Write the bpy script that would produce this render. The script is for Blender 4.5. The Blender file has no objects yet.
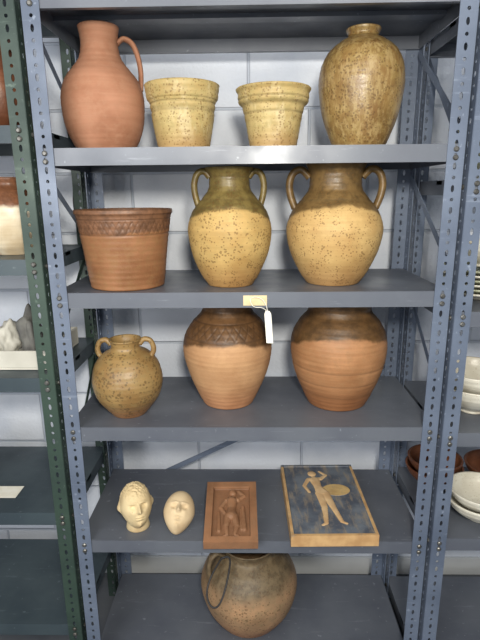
import bpy, bmesh, math, random
import numpy as np
from mathutils import Vector, Matrix, noise
random.seed(4)
scene = bpy.context.scene
try:
    scene.view_settings.view_transform = 'Standard'
except Exception:
    pass

def lin(c):
    return tuple(((v/255)/12.92 if v/255 <= 0.04045 else ((v/255+0.055)/1.055)**2.4) for v in c) + (1.0,)

# ---------------------------------------------------------------- node helper
class NT:
    def __init__(s, name, rough=0.6, metallic=0.0, spec=0.5):
        s.m = bpy.data.materials.new(name); s.m.use_nodes = True
        s.t = s.m.node_tree; s.b = s.t.nodes['Principled BSDF']
        s.b.inputs['Roughness'].default_value = rough
        s.b.inputs['Metallic'].default_value = metallic
        s.b.inputs['Specular IOR Level'].default_value = spec
        s.tc = s.n('ShaderNodeTexCoord')
        s.obj = s.tc.outputs['Object']
    def n(s, ty): return s.t.nodes.new(ty)
    def l(s, a, b): s.t.links.new(a, b)
    def put(s, inp, v):
        if hasattr(v, 'is_output') or isinstance(v, bpy.types.NodeSocket): s.l(v, inp)
        else: inp.default_value = v
    def math(s, op, a, b=0.0, c=None, clamp=False):
        n = s.n('ShaderNodeMath'); n.operation = op; n.use_clamp = clamp
        s.put(n.inputs[0], a); s.put(n.inputs[1], b)
        if c is not None: s.put(n.inputs[2], c)
        return n.outputs[0]
    def scale(s, v):
        n = s.n('ShaderNodeMapping'); n.inputs['Scale'].default_value = v
        s.l(s.obj, n.inputs['Vector']); return n.outputs[0]
    def noise(s, sc, detail=3, vec=None, rough=0.5):
        n = s.n('ShaderNodeTexNoise'); n.inputs['Scale'].default_value = sc
        n.inputs['Detail'].default_value = detail; n.inputs['Roughness'].default_value = rough
        s.l(vec if vec is not None else s.obj, n.inputs['Vector']); return n.outputs['Fac']
    def vor(s, sc):
        n = s.n('ShaderNodeTexVoronoi'); n.inputs['Scale'].default_value = sc
        s.l(s.obj, n.inputs['Vector']); return n
    def rng(s, v, a, b, c=0.0, d=1.0):
        n = s.n('ShaderNodeMapRange'); n.interpolation_type = 'SMOOTHSTEP'
        s.put(n.inputs[0], v)
        for i, x in enumerate((a, b, c, d)): n.inputs[i+1].default_value = x
        return n.outputs[0]
    def mix(s, f, a, b, mode='MIX'):
        n = s.n('ShaderNodeMix'); n.data_type = 'RGBA'; n.blend_type = mode
        s.put(n.inputs[0], f); s.put(n.inputs[6], a); s.put(n.inputs[7], b)
        return n.outputs[2]
    def xyz(s):
        n = s.n('ShaderNodeSeparateXYZ'); s.l(s.obj, n.inputs[0]); return n.outputs
    def bump(s, h, strength=0.3, dist=0.002):
        n = s.n('ShaderNodeBump'); n.inputs['Strength'].default_value = strength
        n.inputs['Distance'].default_value = dist
        s.l(h, n.inputs['Height']); s.l(n.outputs[0], s.b.inputs['Normal'])
    def color(s, c): s.put(s.b.inputs['Base Color'], c)

def simple(name, c, c2=None, rough=0.6, sc=20, metallic=0.0, bump=0.1, spec=0.5):
    k = NT(name, rough, metallic, spec)
    f = k.noise(sc, 4)
    k.color(k.mix(k.rng(f, .3, .7), lin(c), lin(c2 or c)))
    if bump: k.bump(f, bump, 0.002)
    return k.m

def steel(name, c, c2, rough=0.42):
    k = NT(name, rough, 0.1)
    f = k.noise(5, 5); g = k.noise(60, 4)
    col = k.mix(k.rng(f, .3, .7), lin(c), lin(c2))
    col = k.mix(k.rng(g, .66, .74, 0, .5), col, lin([min(255, v+45) for v in c]))
    sc_ = k.noise(1, 5, k.scale((6, 60, 60)), .7)
    col = k.mix(k.rng(sc_, .60, .70, 0, .35), col, lin([min(255, v+40) for v in c]))
    k.color(col)
    k.l(k.rng(f, .3, .7, rough-.08, rough+.12), k.b.inputs['Roughness'])
    k.bump(g, 0.05, 0.001)
    return k.m

def pot_mat(name, body, body2, top=None, z0=0.2, tilt=0.0, edge=0.006, speck=None, sthr=0.28, ssc=150,
            rough=0.6, rings=0.35, streak=None, carve=None, bot=None, spec=0.35, mott=None, carve_f=.75, top_rough=None, runs=None):
    k = NT(name, rough, 0, spec)
    f = k.noise(14, 4)
    col = k.mix(k.rng(f, .32, .68), lin(body), lin(body2))
    if mott: col = k.mix(k.rng(k.noise(60, 6, None, .75), .44, .62, 0, .75), col, lin(mott))
    if runs:
        rn = k.noise(1.0, 5, k.scale((38, 38, 11)), .65)
        col = k.mix(k.rng(rn, .50, .64, 0, .6), col, lin(runs))
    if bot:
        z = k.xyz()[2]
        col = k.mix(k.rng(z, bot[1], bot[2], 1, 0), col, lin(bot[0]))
    if top:
        o = k.xyz()
        wob = k.math('MULTIPLY', k.math('SUBTRACT', k.noise(11, 5, None, .6), .5), .045)
        zz = k.math('ADD', o[2], k.math('MULTIPLY', o[1], tilt)); zz = k.math('ADD', zz, wob)
        fac = k.rng(zz, z0-edge, z0+edge)
        tc = k.mix(k.rng(k.noise(40, 5, None, .7), .35, .65), lin(top), lin([v*0.76 for v in top]))
        col = k.mix(fac, col, tc)
        if top_rough: k.l(k.rng(fac, 0, 1, rough, top_rough), k.b.inputs['Roughness'])
    # kiln-flashing blotches
    bl = k.noise(6, 4, None, .6)
    col = k.mix(k.rng(bl, .50, .72, 0, .45), col, k.mix(1.0, col, lin((196, 178, 158)), 'MULTIPLY'))
    rg = k.noise(1.0, 3, k.scale((5, 5, 110)), .6)
    col = k.mix(k.rng(rg, .38, .68, 0, rings), col, k.mix(1.0, col, lin((196, 184, 172)), 'MULTIPLY'))
    if streak:
        st = k.noise(1.0, 6, k.scale((70, 70, 16)), .75)
        col = k.mix(k.rng(st, .44, .62, 0, .6), col, lin(streak))
    if speck:
        v = k.vor(ssc)
        m = k.math('LESS_THAN', v.outputs['Distance'], k.math('MULTIPLY', k.rng(k.noise(40, 3), .30, .6), sthr))
        col = k.mix(k.math('MULTIPLY', m, .6), col, lin(speck))
        v2 = k.vor(ssc*0.45)
        m2 = k.math('LESS_THAN', v2.outputs['Distance'], .10)
        col = k.mix(k.math('MULTIPLY', m2, .5), col, lin(speck))
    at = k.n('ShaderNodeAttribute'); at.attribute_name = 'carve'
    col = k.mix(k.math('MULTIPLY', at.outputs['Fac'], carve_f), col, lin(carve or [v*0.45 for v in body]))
    k.color(col)
    hb = k.math('ADD', k.math('MULTIPLY', rg, .5), k.noise(160, 3))
    k.bump(hb, 0.4, 0.0013)
    return k.m

# ---------------------------------------------------------------- mesh helpers
def obj_from(name, verts, faces, mat=None, smooth=False, loc=(0, 0, 0), parent=None, attr=None):
    me = bpy.data.meshes.new(name); me.from_pydata(verts, [], faces); me.update()
    if attr is not None:
        a = me.attributes.new('carve', 'FLOAT', 'POINT'); a.data.foreach_set('value', attr)
    if smooth: me.polygons.foreach_set('use_smooth', [True]*len(me.polygons))
    o = bpy.data.objects.new(name, me); bpy.context.collection.objects.link(o)
    o.location = loc
    if mat: me.materials.append(mat)
    if parent: o.parent = parent
    return o
def empty(name, loc=(0, 0, 0)):
    o = bpy.data.objects.new(name, None); bpy.context.collection.objects.link(o); o.location = loc
    o.empty_display_size = .05
    return o
def boxes(name, lst, mat, parent=None, bevel=0.0, loc=(0, 0, 0)):
    V, F = [], []
    for (x0, x1, y0, y1, z0, z1) in lst:
        b = len(V)
        V += [(x0,y0,z0),(x1,y0,z0),(x1,y1,z0),(x0,y1,z0),(x0,y0,z1),(x1,y0,z1),(x1,y1,z1),(x0,y1,z1)]
        F += [tuple(b+i for i in q) for q in ((0,3,2,1),(4,5,6,7),(0,1,5,4),(1,2,6,5),(2,3,7,6),(3,0,4,7))]
    o = obj_from(name, V, F, mat, parent=parent, loc=loc)
    if bevel:
        m = o.modifiers.new('bevel', 'BEVEL'); m.width = bevel; m.segments = 2
    return o
def catmull(P, sub):
    out = []
    n = len(P)
    for i in range(n-1):
        p0 = P[max(i-1, 0)]; p1 = P[i]; p2 = P[i+1]; p3 = P[min(i+2, n-1)]
        for j in range(sub):
            t = j/sub
            out.append(tuple(0.5*((2*b)+(-a+c)*t+(2*a-5*b+4*c-d)*t*t+(-a+3*b-3*c+d)*t**3) for a, b, c, d in zip(p0, p1, p2, p3)))
    out.append(tuple(P[-1])); return out

def sweep(P, w, th, V, F, A, phi=0.0, sub=8, sec=12, wend=None):
    C = catmull(P, sub); n = len(C); b = len(V)
    ca, sa = math.cos(phi), math.sin(phi)
    for i, (r, z) in enumerate(C):
        a = C[max(i-1, 0)]; c = C[min(i+1, n-1)]
        tr, tz = c[0]-a[0], c[1]-a[1]; L = math.hypot(tr, tz) or 1; tr /= L; tz /= L
        nr, nz = tz, -tr
        e = 1+0.35*(abs(2*i/(n-1)-1))**3
        for j in range(sec):
            t = 2*math.pi*j/sec
            q = math.cos(t)*th; s = math.sin(t)*w*e
            rr = r+nr*q; zz = z+nz*q
            V.append((rr*ca - s*sa, rr*sa + s*ca, zz)); A.append(0.0)
    for i in range(n-1):
        for j in range(sec):
            j2 = (j+1) % sec
            F.append((b+i*sec+j, b+i*sec+j2, b+(i+1)*sec+j2, b+(i+1)*sec+j))
    F.append(tuple(b+j for j in range(sec))[::-1]); F.append(tuple(b+(n-1)*sec+j for j in range(sec)))

def lathe(name, P, mat, loc, wall=0.007, seg=96, sub=8, disp=None, handles=(), rotz=0.0, ridge=0.0003, rim=2, squash=1.0):
    C = catmull(P, sub)
    V, F, A = [], [], []
    rows = [(0.0001, 0.0, 0)] + [(C[0][0]*.97, 0.0, 0)] + [(r, z, 1) for r, z in C]
    zr = C[-1][1]; rr = C[-1][0]
    rows += [(rr-wall*.25, zr+wall*.28, 0), (rr-wall*.7, zr+wall*.28, 0)]
    inner = [(max(r-wall, .002), z, 0) for r, z in C[::-1] if z > wall*1.5]
    rows += inner + [(0.0001, wall*1.5, 0)]
    for (r, z, o) in rows:
        for j in range(seg):
            th = 2*math.pi*j/seg; d = 0; a = 0
            if o:
                d = ridge*math.sin(z*430+0.3*math.sin(th)) + 0.0014*noise.noise(Vector((math.cos(th)*1.5+loc[0]*9, math.sin(th)*1.5, z*14)))
                if disp:
                    dd, a = disp(th, z, r); d += dd
            V.append(((r+d)*math.cos(th), (r+d)*math.sin(th)*squash, z)); A.append(a)
    R = len(rows)
    for i in range(R-1):
        for j in range(seg):
            j2 = (j+1) % seg
            F.append((i*seg+j, i*seg+j2, (i+1)*seg+j2, (i+1)*seg+j))
    for h in handles: sweep(h['P'], h['w'], h['t'], V, F, A, phi=h.get('phi', 0))
    if rotz:
        c, s = math.cos(rotz), math.sin(rotz)
        V = [(x*c-y*s, x*s+y*c, z) for x, y, z in V]
    return obj_from(name, V, F, mat, True, loc, attr=A)
def tubecurve(name, pts, r, mat, parent=None, cyclic=False):
    c = bpy.data.curves.new(name, 'CURVE'); c.dimensions = '3D'; c.bevel_depth = r; c.bevel_resolution = 3
    s = c.splines.new('NURBS'); s.points.add(len(pts)-1)
    for p, q in zip(s.points, pts): p.co = (*q, 1)
    s.use_endpoint_u = True; s.order_u = 4; s.use_cyclic_u = cyclic
    o = bpy.data.objects.new(name, c); bpy.context.collection.objects.link(o); c.materials.append(mat)
    if parent: o.parent = parent
    return o

# ---------------------------------------------------------------- materials
M_steel = steel('grey_enamel_steel', (102, 107, 116), (86, 91, 102), .36)
M_post = steel('bluegrey_post_steel', (106, 117, 136), (84, 95, 114), .42)
M_green = steel('dark_green_steel', (58, 76, 66), (42, 58, 54), .45)
M_greens = steel('green_shelf_steel', (68, 80, 86), (52, 64, 72), .42)
M_bolt = simple('zinc_bolt', (120, 120, 118), (80, 78, 74), .4, 40, .7)

k = NT('painted_cinder_block', .75)
mp = k.n('ShaderNodeSeparateXYZ'); k.l(k.obj, mp.inputs[0])
cb = k.n('ShaderNodeCombineXYZ'); k.l(mp.outputs[0], cb.inputs[0]); k.l(mp.outputs[2], cb.inputs[1])
br = k.n('ShaderNodeTexBrick'); k.l(cb.outputs[0], br.inputs['Vector'])
br.inputs['Scale'].default_value = 1.0; br.inputs['Brick Width'].default_value = .40; br.inputs['Row Height'].default_value = .20
br.inputs['Mortar Size'].default_value = .006; br.inputs['Mortar Smooth'].default_value = .6
br.inputs['Color1'].default_value = lin((224, 229, 238)); br.inputs['Color2'].default_value = lin((213, 220, 233)); br.inputs['Mortar'].default_value = lin((188, 196, 210))
nz = k.noise(5, 5); n2 = k.noise(90, 4)
k.color(k.mix(k.rng(nz, .45, .7, 0, .55), br.outputs['Color'], lin((190, 199, 215))))
hh = k.math('SUBTRACT', k.math('MULTIPLY', n2, .6), k.math('MULTIPLY', br.outputs['Fac'], 1.4))
k.bump(hh, .8, .004)
M_wall = k.m
M_floor = simple('concrete_floor', (92, 96, 102), (74, 78, 86), .7, 6)
M_ceil = simple('painted_ceiling', (205, 208, 210), (190, 194, 198), .8, 4)

# ---------------------------------------------------------------- room
WB = 0.52
boxes('wall_back', [(-3, 3, WB, WB+.15, 0, 2.75)], M_wall)
boxes('wall_left', [(-3.15, -3, -3.2, WB+.15, 0, 2.75)], M_ceil)
boxes('wall_right', [(3, 3.15, -3.2, WB+.15, 0, 2.75)], M_ceil)
boxes('floor', [(-3.15, 3.15, -3.2, WB+.15, -.1, 0)], M_floor)
boxes('ceiling', [(-3.15, 3.15, -3.2, WB+.15, 2.75, 2.85)], M_ceil)
boxes('baseboard_back', [(-3, 3, WB-.012, WB-.0005, 0, .08)], M_ceil, bevel=.002)

# ---------------------------------------------------------------- racks
HP = 0.0254
def post(name, cx, cy, sx, sy, ztop, mat, parent):
    V, F = [], []
    Wf = .040
    def flange(mapf, flip):
        n = int(ztop/HP)
        for c in range(n):
            z0 = c*HP; z1 = z0+HP
            rect = []
            for s in range(3): rect.append((s*Wf/3, z0))
            for s in range(3): rect.append((Wf, z0+s*HP/3))
            for s in range(3): rect.append((Wf-s*Wf/3, z1))
            for s in range(3): rect.append((0, z1-s*HP/3))
            u0 = Wf*.5; zc = (z0+z1)/2
            inn = []
            for (u, z) in rect:
                a = math.atan2((z-zc)/HP, (u-Wf/2)/Wf)
                if c % 2 == 0: inn.append((u0+.0042*math.cos(a), zc+.0085*math.sin(a)))
                else: inn.append((u0+.0042*math.cos(a), zc+.0042*math.sin(a)))
            b = len(V)
            V.extend(mapf(u, z) for u, z in rect); V.extend(mapf(u, z) for u, z in inn)
            for i in range(12):
                q = (b+i, b+(i+1) % 12, b+12+(i+1) % 12, b+12+i)
                F.append(q[::-1] if flip else q)
    flange(lambda u, z: (cx+sx*u, cy, z), sx*sy < 0)
    flange(lambda u, z: (cx, cy+sy*u, z), sx*sy > 0)
    o = obj_from(name, V, F, mat, parent=parent)
    m = o.modifiers.new('thick', 'SOLIDIFY'); m.thickness = .0024; m.offset = 0
    return o
def bolt(V, F, x, y, z, ax, s, r=.0065, h=.005):
    b = len(V); n = 8
    for k_, (rr, hh) in enumerate(((r, 0), (r, h*.6), (r*.6, h))):
        for j in range(n):
            t = 2*math.pi*j/n
            if ax == 'y': V.append((x+rr*math.cos(t), y+s*hh, z+rr*math.sin(t)))
            else: V.append((x+s*hh, y+rr*math.cos(t), z+rr*math.sin(t)))
    for i in range(2):
        for j in range(n): F.append((b+i*n+j, b+i*n+(j+1) % n, b+(i+1)*n+(j+1) % n, b+(i+1)*n+j))
    F.append(tuple(b+2*n+j for j in range(n)))
def bar(name, p, q, w, t, mat, parent):
    p = Vector(p); q = Vector(q); d = (q-p).normalized()
    if abs(d.x) > abs(d.y): nrm = Vector((0, 1, 0))
    else: nrm = Vector((1, 0, 0))
    s = d.cross(nrm).normalized()
    V = []
    for e_ in (p, q):
        for a, b in ((1, 1), (1, -1), (-1, -1), (-1, 1)): V.append(tuple(e_+s*a*w/2+nrm*b*t/2))
    F = [(0,1,2,3),(7,6,5,4),(0,4,5,1),(1,5,6,2),(2,6,7,3),(3,7,4,0)]
    return obj_from(name, V, F, mat, parent=parent)
def rack(x0, x1, depth, shelves, ztop, mpost, mshelf, sidebr=(), backbr=()):
    root = empty('metal_shelving_unit')
    g = .0035
    post('post_1', x0, -.0022, 1, 1, ztop, mpost, root)
    post('post_2', x1, -.0022, -1, 1, ztop, mpost, root)
    post('post_3', x0, depth+.0022, 1, -1, ztop, mpost, root)
    post('post_4', x1, depth+.0022, -1, -1, ztop, mpost, root)
    V, F = [], []
    for i, z in enumerate(shelves):
        a, b = x0+g, x1-g
        L = .040; t = .0018
        boxes('shelf_%d' % (i+1), [(a, b, 0, depth, z-t, z), (a, b, 0, t, z-L, z-t), (a, b, depth-t, depth, z-L, z-t),
              (a, a+t, t, depth-t, z-L, z-t), (b-t, b, t, depth-t, z-L, z-t),
              (a, b, t, .014, z-L, z-L+t), (a, b, depth-.014, depth-t, z-L, z-L+t),
              (a, b, depth*.5-.02, depth*.5+.02, z-.012, z-t)], mshelf, root)
        for xx, sg in ((x0, 1), (x1, -1)):
            bolt(V, F, xx+sg*.020, -.0036, z-.012, 'y', -1); bolt(V, F, xx+sg*.020, -.0036, z-.031, 'y', -1)
            bolt(V, F, xx-sg*.0015, .02, z-.02, 'x', -sg); bolt(V, F, xx-sg*.0015, depth-.02, z-.02, 'x', -sg)
    obj_from('bolts', V, F, M_bolt, parent=root)
    n = 1
    for (za, zb, side) in sidebr:
        xx = x0+.0035 if side < 0 else x1-.0035
        xx += (.004 if side < 0 else -.004)
        bar('brace_%d' % n, (xx, .02, za), (xx, depth-.02, zb), .018, .002, mpost, root); n += 1
    for (za, zb) in backbr:
        bar('brace_%d' % n, (x0+.02, depth+.006, za), (x1-.02, depth+.006, zb), .018, .002, mpost, root); n += 1
    return root

S0, S1, S2, S3, S4, S5 = 1.972, 1.638, 1.289, .917, .559, .105
D = .385
rack(-.502, .502, D, [S5, S4, S3, S2, S1, S0], 2.14, M_post, M_steel,
     sidebr=[(1.36, 1.58, 1), (1.58, 1.36, -1), (1.92, 1.68, -1), (1.68, 1.92, 1)], backbr=[(.46, .94)])
rack(-1.44, -.518, D, [.26, .65, 1.06, 1.375, 1.69, 2.02], 2.14, M_green, M_greens, sidebr=[(1.10, 1.35, 1), (.68, 1.0, 1)])
rack(.518, 1.44, D, [.10, .57, .90, 1.235, 1.56, 1.95], 2.14, M_post, M_steel, sidebr=[(1.58, 1.9, -1), (.94, 1.2, -1)])

# ---------------------------------------------------------------- pots, shelf 1
e = .0004
m = pot_mat('terracotta_unglazed', (172, 124, 98), (158, 110, 84), rough=.75, rings=.2, mott=(166, 122, 96))
lathe('terracotta_jug', [(.072,.004),(.088,.03),(.102,.07),(.107,.112),(.105,.146),(.093,.180),(.073,.206),(.057,.227),(.050,.246),(.047,.270),(.049,.292),(.052,.305)], m,
      (-.383, .175, S1+e), handles=[dict(P=[(.044,.270),(.062,.284),(.084,.274),(.097,.245),(.103,.205),(.100,.16)], w=.013, t=.0065)], rotz=math.radians(22))
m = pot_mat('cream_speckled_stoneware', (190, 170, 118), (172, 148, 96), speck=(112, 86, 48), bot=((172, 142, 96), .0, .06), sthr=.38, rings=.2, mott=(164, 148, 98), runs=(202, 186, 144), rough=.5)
def rings_at(zs, dep=.0022, w=.0022):
    def f(th, z, r):
        a = 0
        for q in zs: a = max(a, math.exp(-((z-q)/w)**2))
        return (-dep*a, a*.5)
    return f
lathe('flower_pot', [(.066,.003),(.072,.03),(.079,.07),(.085,.11),(.087,.122),(.092,.128),(.094,.142),(.096,.156),(.097,.161)], m, (-.172, .160, S1+e), disp=rings_at([.095,.102,.116]), sub=10)
lathe('flower_pot', [(.060,.003),(.065,.03),(.072,.07),(.079,.098),(.081,.108),(.090,.116),(.093,.128),(.092,.138),(.096,.146),(.097,.150)], m, (.064, .160, S1+e), disp=rings_at([.124,.09]), sub=10)
m = pot_mat('ash_glaze_runs', (136, 108, 64), (116, 90, 50), streak=(170, 148, 102), rough=.36, speck=(84, 60, 34), sthr=.42, spec=.5, rings=.1, mott=(146, 124, 76), runs=(120, 88, 50))
lathe('glazed_vase', [(.064,.003),(.078,.03),(.096,.08),(.107,.135),(.110,.170),(.104,.208),(.087,.240),(.060,.262),(.042,.272),(.038,.280),(.043,.288),(.044,.292)], m, (.293, .180, S1+e))

# shelf 2
m = pot_mat('carved_brown_stoneware', (150, 106, 74), (132, 90, 60), rough=.45, top=(126, 90, 66), z0=.146, edge=.003, carve=(84, 58, 42), carve_f=.6, rings=.25, mott=(140, 104, 70))
def zig(n, za, zb, dep=.0022, w=.0016, double=True):
    def tri(x): x = x % 1.0; return 1-abs(2*x-1)
    def f(th, z, r):
        if z < za-.012 or z > zb+.012: return (0, 0)
        u = th*n/(2*math.pi); a = 0
        s = (zb-za)
        for ph in ((0, .5) if double else (0,)):
            a = max(a, math.exp(-((z-(za+s*tri(u+ph)))/(w*1.5))**2))
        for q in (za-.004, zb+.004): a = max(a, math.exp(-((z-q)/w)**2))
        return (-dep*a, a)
    return f
lathe('carved_planter', [(.098,.003),(.102,.03),(.108,.08),(.115,.13),(.120,.165),(.124,.188),(.128,.195),(.128,.202)], m, (-.333, .112, S2+e), seg=360, sub=16, disp=zig(24, .146, .176, dep=.0015))

def handles(P, w=.012, t=.007, angs=(0, 180)):
    return [dict(P=P, w=w, t=t, phi=math.radians(a)) for a in angs]
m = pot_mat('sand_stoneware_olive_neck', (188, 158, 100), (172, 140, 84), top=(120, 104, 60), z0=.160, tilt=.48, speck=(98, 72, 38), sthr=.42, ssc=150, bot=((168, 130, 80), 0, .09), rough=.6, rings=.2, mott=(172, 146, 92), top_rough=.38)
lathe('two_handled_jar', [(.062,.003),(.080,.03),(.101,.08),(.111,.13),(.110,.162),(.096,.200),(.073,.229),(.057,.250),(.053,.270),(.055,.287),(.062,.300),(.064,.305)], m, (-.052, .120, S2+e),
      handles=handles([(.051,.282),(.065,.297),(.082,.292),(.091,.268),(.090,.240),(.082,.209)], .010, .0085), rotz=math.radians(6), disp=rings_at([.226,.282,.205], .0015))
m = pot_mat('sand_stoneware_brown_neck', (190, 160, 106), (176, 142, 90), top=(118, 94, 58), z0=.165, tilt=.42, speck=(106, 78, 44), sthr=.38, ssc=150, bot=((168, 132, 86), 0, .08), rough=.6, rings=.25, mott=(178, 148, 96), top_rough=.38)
lathe('two_handled_jar', [(.072,.003),(.092,.03),(.116,.08),(.128,.13),(.127,.160),(.113,.195),(.088,.226),(.072,.248),(.069,.268),(.070,.290),(.077,.309),(.079,.316)], m, (.230, .142, S2+e),
      handles=handles([(.069,.280),(.090,.300),(.112,.292),(.122,.264),(.118,.232),(.106,.200)], .013, .010), rotz=math.radians(-5), disp=rings_at([.222], .0015))

# shelf 3
m = pot_mat('speckled_tan_stoneware', (154, 126, 80), (138, 108, 66), speck=(78, 60, 36), sthr=.42, ssc=120, rough=.42, bot=((152, 110, 74), 0, .06), rings=.2, mott=(144, 122, 80), spec=.45)
lathe('two_handled_jug', [(.050,.003),(.066,.022),(.088,.054),(.098,.09),(.098,.115),(.088,.150),(.066,.178),(.046,.190),(.040,.198),(.041,.210),(.046,.220)], m, (-.350, .102, S3+e),
      handles=handles([(.040,.206),(.053,.219),(.070,.214),(.078,.195),(.076,.180),(.068,.168)], .008, .0075), rotz=math.radians(4), sub=10)
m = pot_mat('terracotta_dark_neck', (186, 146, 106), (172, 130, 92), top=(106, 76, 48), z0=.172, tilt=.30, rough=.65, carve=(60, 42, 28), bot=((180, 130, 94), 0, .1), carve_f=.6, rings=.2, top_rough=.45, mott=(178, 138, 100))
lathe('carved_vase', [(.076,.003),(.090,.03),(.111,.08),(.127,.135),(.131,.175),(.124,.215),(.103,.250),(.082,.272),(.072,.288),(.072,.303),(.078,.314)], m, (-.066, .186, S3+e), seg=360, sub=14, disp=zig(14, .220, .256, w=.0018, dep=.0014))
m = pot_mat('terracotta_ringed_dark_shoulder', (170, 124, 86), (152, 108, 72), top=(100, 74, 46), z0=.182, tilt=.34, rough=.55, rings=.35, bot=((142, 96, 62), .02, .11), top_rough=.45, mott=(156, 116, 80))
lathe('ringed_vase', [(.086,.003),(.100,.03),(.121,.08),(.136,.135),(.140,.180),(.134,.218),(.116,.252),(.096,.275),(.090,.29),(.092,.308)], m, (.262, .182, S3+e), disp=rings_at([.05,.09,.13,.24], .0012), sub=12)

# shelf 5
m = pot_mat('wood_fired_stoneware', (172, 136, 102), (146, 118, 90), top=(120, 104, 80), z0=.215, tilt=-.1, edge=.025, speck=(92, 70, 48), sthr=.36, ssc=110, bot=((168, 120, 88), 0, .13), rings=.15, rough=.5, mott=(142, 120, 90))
lathe('handled_storage_jar', [(.090,.003),(.112,.03),(.143,.08),(.160,.135),(.160,.175),(.145,.217),(.118,.250),(.092,.270),(.084,.282),(.086,.297),(.092,.307)], m, (-.006, .188, S5+e),
      handles=handles([(.090,.280),(.112,.298),(.134,.286),(.143,.257),(.142,.227),(.136,.207)], .011, .008, (205, 25)))

# ---------------------------------------------------------------- sculpted heads
def face_mesh(nu=150, nv=110, hair=True, back=1.0):
    V = []
    for i in range(nv+1):
        ph = math.pi*i/nv
        for j in range(nu):
            th = 2*math.pi*j/nu
            x = math.sin(ph)*math.sin(th); y = -math.sin(ph)*math.cos(th); z = math.cos(ph)
            k_ = 1-.30*max(0, -z)**1.3
            X = x*k_*.74; Z = z
            Y = y*.86*(1-.12*max(0, -z))
            if y < 0:
                w = min(1, -y*2.5)
                f = 0
                nose = (.34*max(0, min(1, (.30-z)/.42))*(1/(1+math.exp((-.16-z)*45))))
                f += nose*math.exp(-(x/(.09+.06*max(0, .2-z)))**2)
                f += .04*math.exp(-((abs(x)-.10)/.06)**2-((z+.12)/.06)**2)
                f -= .19*math.exp(-((abs(x)-.33)/.17)**2-((z-.10)/.11)**2)
                f += .07*math.exp(-((abs(x)-.33)/.09)**2-((z-.09)/.04)**2)
                f -= .03*math.exp(-((abs(x)-.33)/.12)**2-((z-.075)/.014)**2)
                f += .08*math.exp(-((abs(x)-.30)/.22)**2-((z-.27)/.05)**2)
                f += .05*math.exp(-((abs(x)-.42)/.16)**2-((z+.15)/.14)**2)
                f += .09*math.exp(-(x/.20)**2-((z+.36)/.04)**2)
                f += .09*math.exp(-(x/.16)**2-((z+.47)/.045)**2)
                f -= .07*math.exp(-(x/.24)**2-((z+.415)/.018)**2)
                f -= .05*math.exp(-(x/.2)**2-((z+.57)/.04)**2)
                f += .13*math.exp(-(x/.2)**2-((z+.76)/.12)**2)
                Y -= f*w
            else:
                Y *= back
            if hair:
                hm = 1/(1+math.exp(-(z-.55+(0.45 if y > 0.1 else 0)-.1*y)*18))
                d = .04*hm*(1+1.4*noise.noise(Vector((X*11, Y*11, Z*11))))
                X *= 1+d; Y *= 1+d; Z *= 1+d
                ear = .16*math.exp(-((z-.03)/.17)**2-((y-.08)/.10)**2)*(1 if abs(x) > .6 else 0)
                ear -= .06*math.exp(-((z-.03)/.09)**2-((y-.06)/.045)**2)*(1 if abs(x) > .6 else 0)
                X += math.copysign(ear, X)
            V.append((X, Y, Z))
    F = []
    for i in range(nv):
        for j in range(nu):
            j2 = (j+1) % nu
            F.append((i*nu+j, (i+1)*nu+j, (i+1)*nu+j2, i*nu+j2))
    return V, F
M_bisque = pot_mat('bisque_clay', (218, 198, 156), (200, 176, 134), rough=.7, rings=0, speck=(170, 142, 104), sthr=.12)
M_plaster = pot_mat('buff_clay', (212, 190, 154), (196, 172, 136), rough=.7, rings=0)
V, F = face_mesh()
R = Matrix.Rotation(math.radians(24), 3, 'Z') @ Matrix.Rotation(math.radians(-20), 3, 'X')
sc = .063
V = [tuple(R @ Vector((v[0]*sc, v[1]*sc, v[2]*sc*1.04)) + Vector((0, 0, .076))) for v in V]
b = len(V); ns = 40; ring = [(.034, 0), (.035, .003), (.033, .014), (.031, .030), (.031, .050), (.033, .062)]
for r, z in ring:
    for j in range(ns):
        t = 2*math.pi*j/ns; V.append((r*math.cos(t), r*math.sin(t)+.010-z*.05, z))
for i in range(len(ring)-1):
    for j in range(ns): F.append((b+i*ns+j, b+i*ns+(j+1) % ns, b+(i+1)*ns+(j+1) % ns, b+(i+1)*ns+j))
F.append(tuple(b+j for j in range(ns))[::-1])
obj_from('sculpted_head', V, F, M_bisque, True, (-.340, .058, S4+e), attr=[0.0]*len(V))
V, F = face_mesh(hair=False, back=.25)
R = Matrix.Rotation(math.radians(8), 3, 'Y') @ Matrix.Rotation(math.radians(-52), 3, 'X')
sc = .063
V = [R @ (Vector((v[0], v[1]*.8, v[2]))*sc) + Vector((0, 0, .048)) for v in V]
V = [(v.x, v.y, max(v.z, 0.0)) for v in V]
obj_from('face_mask', V, F, M_plaster, True, (-.214, .064, S4+e), attr=[0.0]*len(V))

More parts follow.
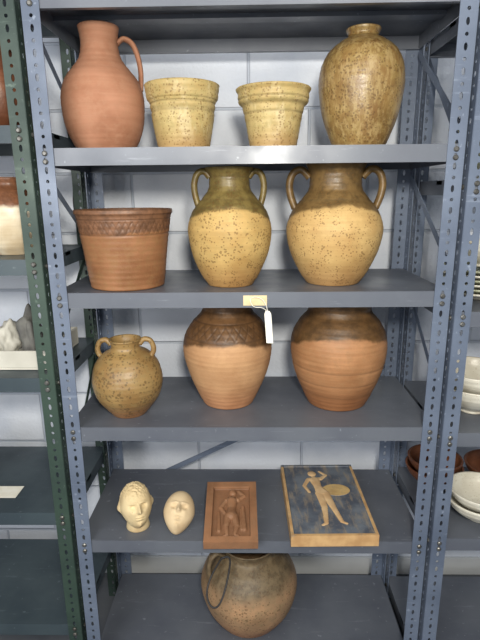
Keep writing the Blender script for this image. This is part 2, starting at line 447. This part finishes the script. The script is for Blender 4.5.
# ---------------------------------------------------------------- relief plaques
def capsule_field(U, W, segs):
    H = np.zeros_like(U)
    for (x0, y0, r0, x1, y1, r1) in segs:
        dx, dy = x1-x0, y1-y0; L2 = dx*dx+dy*dy+1e-9
        t = np.clip(((U-x0)*dx+(W-y0)*dy)/L2, 0, 1)
        r = r0+(r1-r0)*t
        d = np.hypot(U-(x0+t*dx), W-(y0+t*dy))
        h = np.sqrt(np.maximum(r*r-d*d, 0))
        H = np.maximum(H, h)
    return H
def slab(name, w, l, th, hf, mat, nx, ny, mats=None):
    xs = np.linspace(0, w, nx); ys = np.linspace(0, l, ny)
    U, W = np.meshgrid(xs, ys)
    H, A = hf(U, W)
    V = [(float(U[j, i]-w/2), float(W[j, i]), float(th+H[j, i])) for j in range(ny) for i in range(nx)]
    F = [(j*nx+i, j*nx+i+1, (j+1)*nx+i+1, (j+1)*nx+i) for j in range(ny-1) for i in range(nx-1)]
    at = [float(A[j, i]) for j in range(ny) for i in range(nx)]
    per = [i for i in range(nx)] + [j*nx+nx-1 for j in range(1, ny)] + [(ny-1)*nx+i for i in range(nx-2, -1, -1)] + [j*nx for j in range(ny-2, 0, -1)]
    b = len(V)
    for p in per: V.append((V[p][0], V[p][1], 0.0)); at.append(0.0)
    n = len(per)
    for i in range(n): F.append((per[i], b+i, b+(i+1) % n, per[(i+1) % n]))
    F.append(tuple(b+i for i in range(n))[::-1])
    return V, F, at
def hf1(U, W):
    w, l = .154, .222
    edge = np.minimum(np.minimum(U, w-U), np.minimum(W, l-W))
    rec = -0.010*(1/(1+np.exp(-(edge-.022)*2500)))
    # one standing figure, one arm raised, drapery falling at the side
    segs = [(.080,.184,.0115,.081,.181,.0115),(.080,.169,.0065,.080,.160,.0065),(.062,.155,.009,.096,.156,.009),
            (.078,.150,.017,.078,.120,.0125),(.078,.120,.013,.076,.098,.018),
            (.067,.094,.0125,.062,.062,.009),(.062,.062,.0085,.066,.034,.0055),(.066,.032,.005,.056,.028,.004),
            (.086,.094,.0125,.094,.062,.009),(.094,.062,.0085,.088,.034,.0055),(.088,.032,.005,.098,.028,.004),
            (.060,.155,.007,.045,.128,.006),(.045,.128,.006,.060,.106,.005),
            (.098,.157,.007,.116,.172,.006),(.116,.172,.006,.100,.190,.005),
            (.112,.130,.005,.116,.050,.008),(.106,.120,.004,.108,.050,.006),(.040,.110,.004,.042,.045,.007)]
    H = capsule_field(U, W, segs)*.9
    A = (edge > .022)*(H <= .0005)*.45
    return rec+H*(edge > .020), A
V, F, at = slab('p', .154, .222, .028, hf1, None, 150, 205)
M_relief = pot_mat('brown_relief_clay', (150, 108, 78), (126, 90, 64), rough=.55, rings=0, carve=(92, 62, 44), mott=(136, 102, 76))
root = empty('relief_plaque', (-.056, -.034, S4+.001))
o = obj_from('carved_panel', V, F, M_relief, False, (0, 0, 0), parent=root, attr=at)
o.rotation_euler = (math.radians(14), 0, math.radians(1.0))
boxes('prop_block', [(-.05, .05, .165, .19, 0, .040)], M_relief, parent=root, bevel=.002)

TW, TL = .248, .375
def figseg():
    return [(.102,.322,.014,.103,.320,.014),(.105,.305,.006,.107,.296,.006),(.088,.287,.009,.126,.290,.009),
            (.107,.282,.017,.112,.243,.012),(.112,.243,.013,.120,.212,.019),
            (.112,.206,.014,.116,.138,.010),(.116,.138,.0095,.110,.062,.006),(.110,.058,.0055,.098,.050,.0045),
            (.130,.206,.014,.142,.138,.010),(.142,.138,.0095,.156,.066,.006),(.156,.064,.0055,.168,.056,.0045),
            (.086,.287,.0075,.068,.250,.006),(.068,.250,.0055,.080,.215,.0045),
            (.128,.290,.0075,.148,.312,.006),(.148,.312,.0055,.130,.335,.0045)]
def hf2(U, W):
    H = capsule_field(U, W, figseg())
    edge = np.minimum(np.minimum(U, TW-U), np.minimum(W, TL-W))
    brd = (edge < .008) & (W < TL-.012)
    disc = (np.hypot((U-.168)/1.25, (W-.225)/.9) < .036)
    base = -0.003*(1/(1+np.exp(-(edge-.010)*3000)))
    fig = H > .0008
    A = np.where(fig, 1.0, np.where(brd, .66, np.where(disc, .33, 0.0)))
    return base+np.minimum(H*.35, .005)+np.where(disc & ~fig, .0012, 0), A
V, F, at = slab('t', TW, TL, .036, hf2, None, 190, 290)
k = NT('painted_figure_tile', .55)
at_n = k.n('ShaderNodeAttribute'); at_n.attribute_name = 'carve'; a = at_n.outputs['Fac']
o3 = k.xyz()
slate = k.mix(k.rng(k.noise(18, 5), .35, .65), lin((106, 114, 124)), lin((76, 82, 94)))
slate = k.mix(k.rng(k.noise(1, 5, k.scale((50, 9, 1)), .65), .50, .62, 0, .6), slate, lin((146, 132, 112)))
tan = k.mix(k.rng(k.noise(25, 4), .3, .7), lin((212, 182, 140)), lin((192, 156, 114)))
buff = k.mix(k.rng(k.noise(25, 4), .3, .7), lin((200, 164, 116)), lin((174, 136, 92)))
disc = k.mix(k.rng(k.noise(25, 4), .3, .7), lin((204, 174, 118)), lin((176, 144, 94)))
wear = k.rng(k.noise(45, 5, None, .7), .50, .66, 0, .45)
col = k.mix(k.rng(a, .25, .30), slate, disc)
col = k.mix(k.rng(a, .55, .60), col, buff)
col = k.mix(wear, col, lin((132, 124, 112)))
col = k.mix(k.rng(a, .90, .95), col, tan)
col = k.mix(k.math('LESS_THAN', o3[2], .032), col, buff)
k.color(col); k.bump(k.noise(120, 3), .3, .001)
o = obj_from('figure_relief_tile', V, F, k.m, False, (.238, -.022, S4+.001), attr=at)
o.rotation_euler = (0, 0, math.radians(1.0))

# ---------------------------------------------------------------- tag on shelf lip
M_paper = simple('paper', (236, 234, 224), (226, 222, 208), .8, 30)
M_tape = simple('masking_tape', (210, 194, 156), (196, 178, 138), .7, 30)
root = empty('price_tag', (.014, -.001, S2-.020))
boxes('tape_label', [(-.030, .030, -.0012, 0, -.014, .012)], M_tape, parent=root)
V = [(-.009,0,0),(.009,0,0),(.009,0,-.078),(-.009,0,-.078),(-.005,0,.008),(.005,0,.008)]
V = V+[(x, y-.0008, z) for x, y, z in V]
F = [(0,1,2,3),(0,4,5,1),(9,8,7,6),(7,11,10,6),(0,3,9,6),(3,2,8,9),(2,1,7,8),(1,5,11,7),(5,4,10,11),(4,0,6,10)]
o = obj_from('tag_card', V, F, M_paper, parent=root, loc=(.032, -.010, -.034)); o.rotation_euler = (math.radians(4), math.radians(-3), math.radians(-20))
tubecurve('tag_string', [(-.012,-.002,.004),(-.006,-.010,.010),(.012,-.013,.012),(.026,-.013,-.002),(.032,-.011,-.028)], .0008, M_paper, root)
tubecurve('tag_string_end', [(-.012,-.002,.004),(-.012,-.008,-.012),(.004,-.012,-.020),(.020,-.012,-.014),(.032,-.011,-.030)], .0008, M_paper, root)

M_cable = simple('black_cable', (30, 30, 34), (40, 40, 44), .5)
tubecurve('hanging_cable', [(-.60,WB-.006,2.4),(-.60,WB-.006,1.7),(-.585,WB-.02,1.58),(-.60,WB-.03,1.50),(-.58,WB-.03,1.42),(-.57,WB-.02,1.36),(-.585,WB-.006,1.2),(-.59,WB-.006,.5)], .004, M_cable)
tubecurve('wire_loop', [(-.093,.113,S5+.300),(-.133,.063,S5+.268),(-.143,.033,S5+.215),(-.106,.013,S5+.190),(-.081,.033,S5+.235),(-.066,.083,S5+.285),(-.061,.123,S5+.312),(-.093,.113,S5+.300)], .0028, M_cable)

# ---------------------------------------------------------------- neighbours' pots
M_brown = pot_mat('brown_glaze', (124, 78, 54), (96, 60, 42), rough=.35)
M_white = pot_mat('white_glaze', (218, 216, 204), (204, 200, 186), rough=.3, rings=.1, speck=(160, 142, 112), sthr=.2)
M_bw = pot_mat('white_glaze_brown_top', (218, 208, 186), (200, 184, 154), top=(132, 88, 62), z0=.125, rough=.35, rings=.2)
M_grn = pot_mat('celadon_speckled', (176, 180, 156), (156, 160, 134), speck=(110, 106, 82), rough=.4, rings=.2)
jar = [(.05,.003),(.07,.03),(.082,.08),(.078,.13),(.06,.165),(.045,.18),(.047,.20)]
bowl = [(.035,.003),(.037,.010),(.070,.03),(.095,.055),(.105,.075),(.108,.085)]
plate = [(.06,.003),(.062,.008),(.10,.014),(.125,.022),(.13,.027)]
def P(pr, s, sz=None): return [(r*s, z*(sz or s)) for r, z in pr]
lathe('brown_jar', P(jar, 1.1, 1.15), M_brown, (-.66, .17, 1.69+e))
lathe('brown_jar', P(jar, .9), M_brown, (-.86, .2, 1.69+e))
lathe('storage_jar', P(jar, 1.0, 1.0), M_bw, (-.645, .14, 1.375+e))
lathe('storage_jar', P(jar, 1.1, 1.05), M_bw, (-.84, .17, 1.375+e))
lathe('shallow_bowl', P(bowl, 1.1), M_white, (-.93, .16, .65+e))
M_stone = simple('grey_stone', (112, 112, 108), (80, 80, 80), .8, 25, bump=.6)
M_tray = simple('offwhite_tray', (204, 202, 192), (182, 180, 170), .7, 10)
t = empty('ceramic_tray', (-.69, .19, 1.061))
boxes('tray_base', [(-.13, .13, -.13, .13, 0, .006), (-.13, .13, -.13, -.123, .006, .055), (-.13, .13, .123, .13, .006, .055), (-.13, -.123, -.123, .123, .006, .055), (.123, .13, -.123, .123, .006, .055)], M_tray, parent=t, bevel=.002)
def rock(name, loc, s, mm):
    bm = bmesh.new(); bmesh.ops.create_icosphere(bm, subdivisions=4, radius=1)
    for v in bm.verts:
        d = 1+.45*noise.noise(v.co*1.6+Vector(loc)*7)+.15*noise.noise(v.co*4)
        v.co = Vector((v.co.x*s[0]*d, v.co.y*s[1]*d, max(v.co.z*s[2]*d, -s[2]*.6)+s[2]*.6))
    me = bpy.data.meshes.new(name); bm.to_mesh(me); bm.free(); me.materials.append(mm)
    for p in me.polygons: p.use_smooth = True
    o = bpy.data.objects.new(name, me); bpy.context.collection.objects.link(o); o.location = loc
rock('stone_lump', (-.645, .17, 1.0685), (.030, .04, .085), M_stone); rock('stone_lump', (-.73, .2, 1.0685), (.035, .04, .06), M_tray)
boxes('paper_slip', [(-.05, .05, -.03, .03, 0, .001)], M_paper, loc=(-.755, .10, .6515))

lathe('speckled_bowl', P(bowl, 1.15, 1.6), M_grn, (.67, .20, 1.56+e))
lathe('speckled_bowl', P(bowl, .9, 1.3), M_grn, (.93, .18, 1.56+e))
rz = 1.235
for i in range(6):
    lathe('stacked_plate', P(plate, 1.0-.02*i), M_grn if i % 2 else M_white, (.668, .19, rz+e+i*.0125), wall=.004)
lathe('serving_bowl', P(bowl, .8), M_white, (.668, .19, rz+e+6*.0125+.014))
lathe('serving_bowl', P(bowl, 1.05), M_white, (.658, .15, .90+e))
lathe('serving_bowl', P(bowl, 1.0), M_white, (.658, .15, .90+e+.045))
lathe('serving_bowl', P(bowl, 1.0), M_white, (.93, .17, .90+e))
lathe('white_bowl', P(bowl, .9, .8), M_white, (.690, .098, .57+e))
lathe('white_bowl', P(bowl, .86, .8), M_white, (.690, .098, .57+e+.03))
lathe('brown_bowl', P(bowl, .85, .9), M_brown, (.614, .268, .57+e))
lathe('brown_bowl', P(bowl, .80, .9), M_brown, (.614, .268, .57+e+.03))
lathe('brown_bowl', P(bowl, .9, .9), M_brown, (.82, .275, .57+e))
lathe('white_bowl', P(bowl, .9, .9), M_white, (.92, .10, .57+e))

# ---------------------------------------------------------------- light
w = bpy.data.worlds.new('world'); scene.world = w; w.use_nodes = True
bg = w.node_tree.nodes['Background']; bg.inputs[0].default_value = (.84, .92, 1.0, 1); bg.inputs[1].default_value = .58
def area(name, loc, tgt, size, energy, col):
    l = bpy.data.lights.new(name, 'AREA'); l.size = size; l.energy = energy; l.color = col
    o = bpy.data.objects.new(name, l); bpy.context.collection.objects.link(o); o.location = loc
    o.rotation_euler = (Vector(tgt)-Vector(loc)).to_track_quat('-Z', 'Y').to_euler()
area('soft_key_light', (-1.3, -2.6, 1.9), (0, .2, 1.15), 1.5, 54, (1.0, .98, .95))  # unseen soft key light, added behind the camera to the left; no window there
area('front_fill_light', (.10, -1.45, 1.82), (.0, .2, 1.25), .16, 27, (1.0, .94, .82))  # added small warm fill above the camera for brightness and highlights, no real lamp
area('overhead_fill_light', (.5, -1.3, 2.68), (.1, .2, 1.0), .9, 14, (1.0, .95, .88))  # added overhead fill out of view, stands for no ceiling fixture

cam = bpy.data.cameras.new('camera'); co = bpy.data.objects.new('camera', cam); bpy.context.collection.objects.link(co)
Rm = Matrix.Rotation(math.radians(1.15), 3, 'Z') @ Matrix.Rotation(math.radians(90-14.3), 3, 'X') @ Matrix.Rotation(math.radians(-.55), 3, 'Z')
co.location = (0, -1.228, 1.53); co.rotation_euler = Rm.to_euler()
cam.sensor_fit = 'VERTICAL'; cam.sensor_height = 36; cam.lens = 496/640*36; cam.clip_start = .02
scene.camera = co
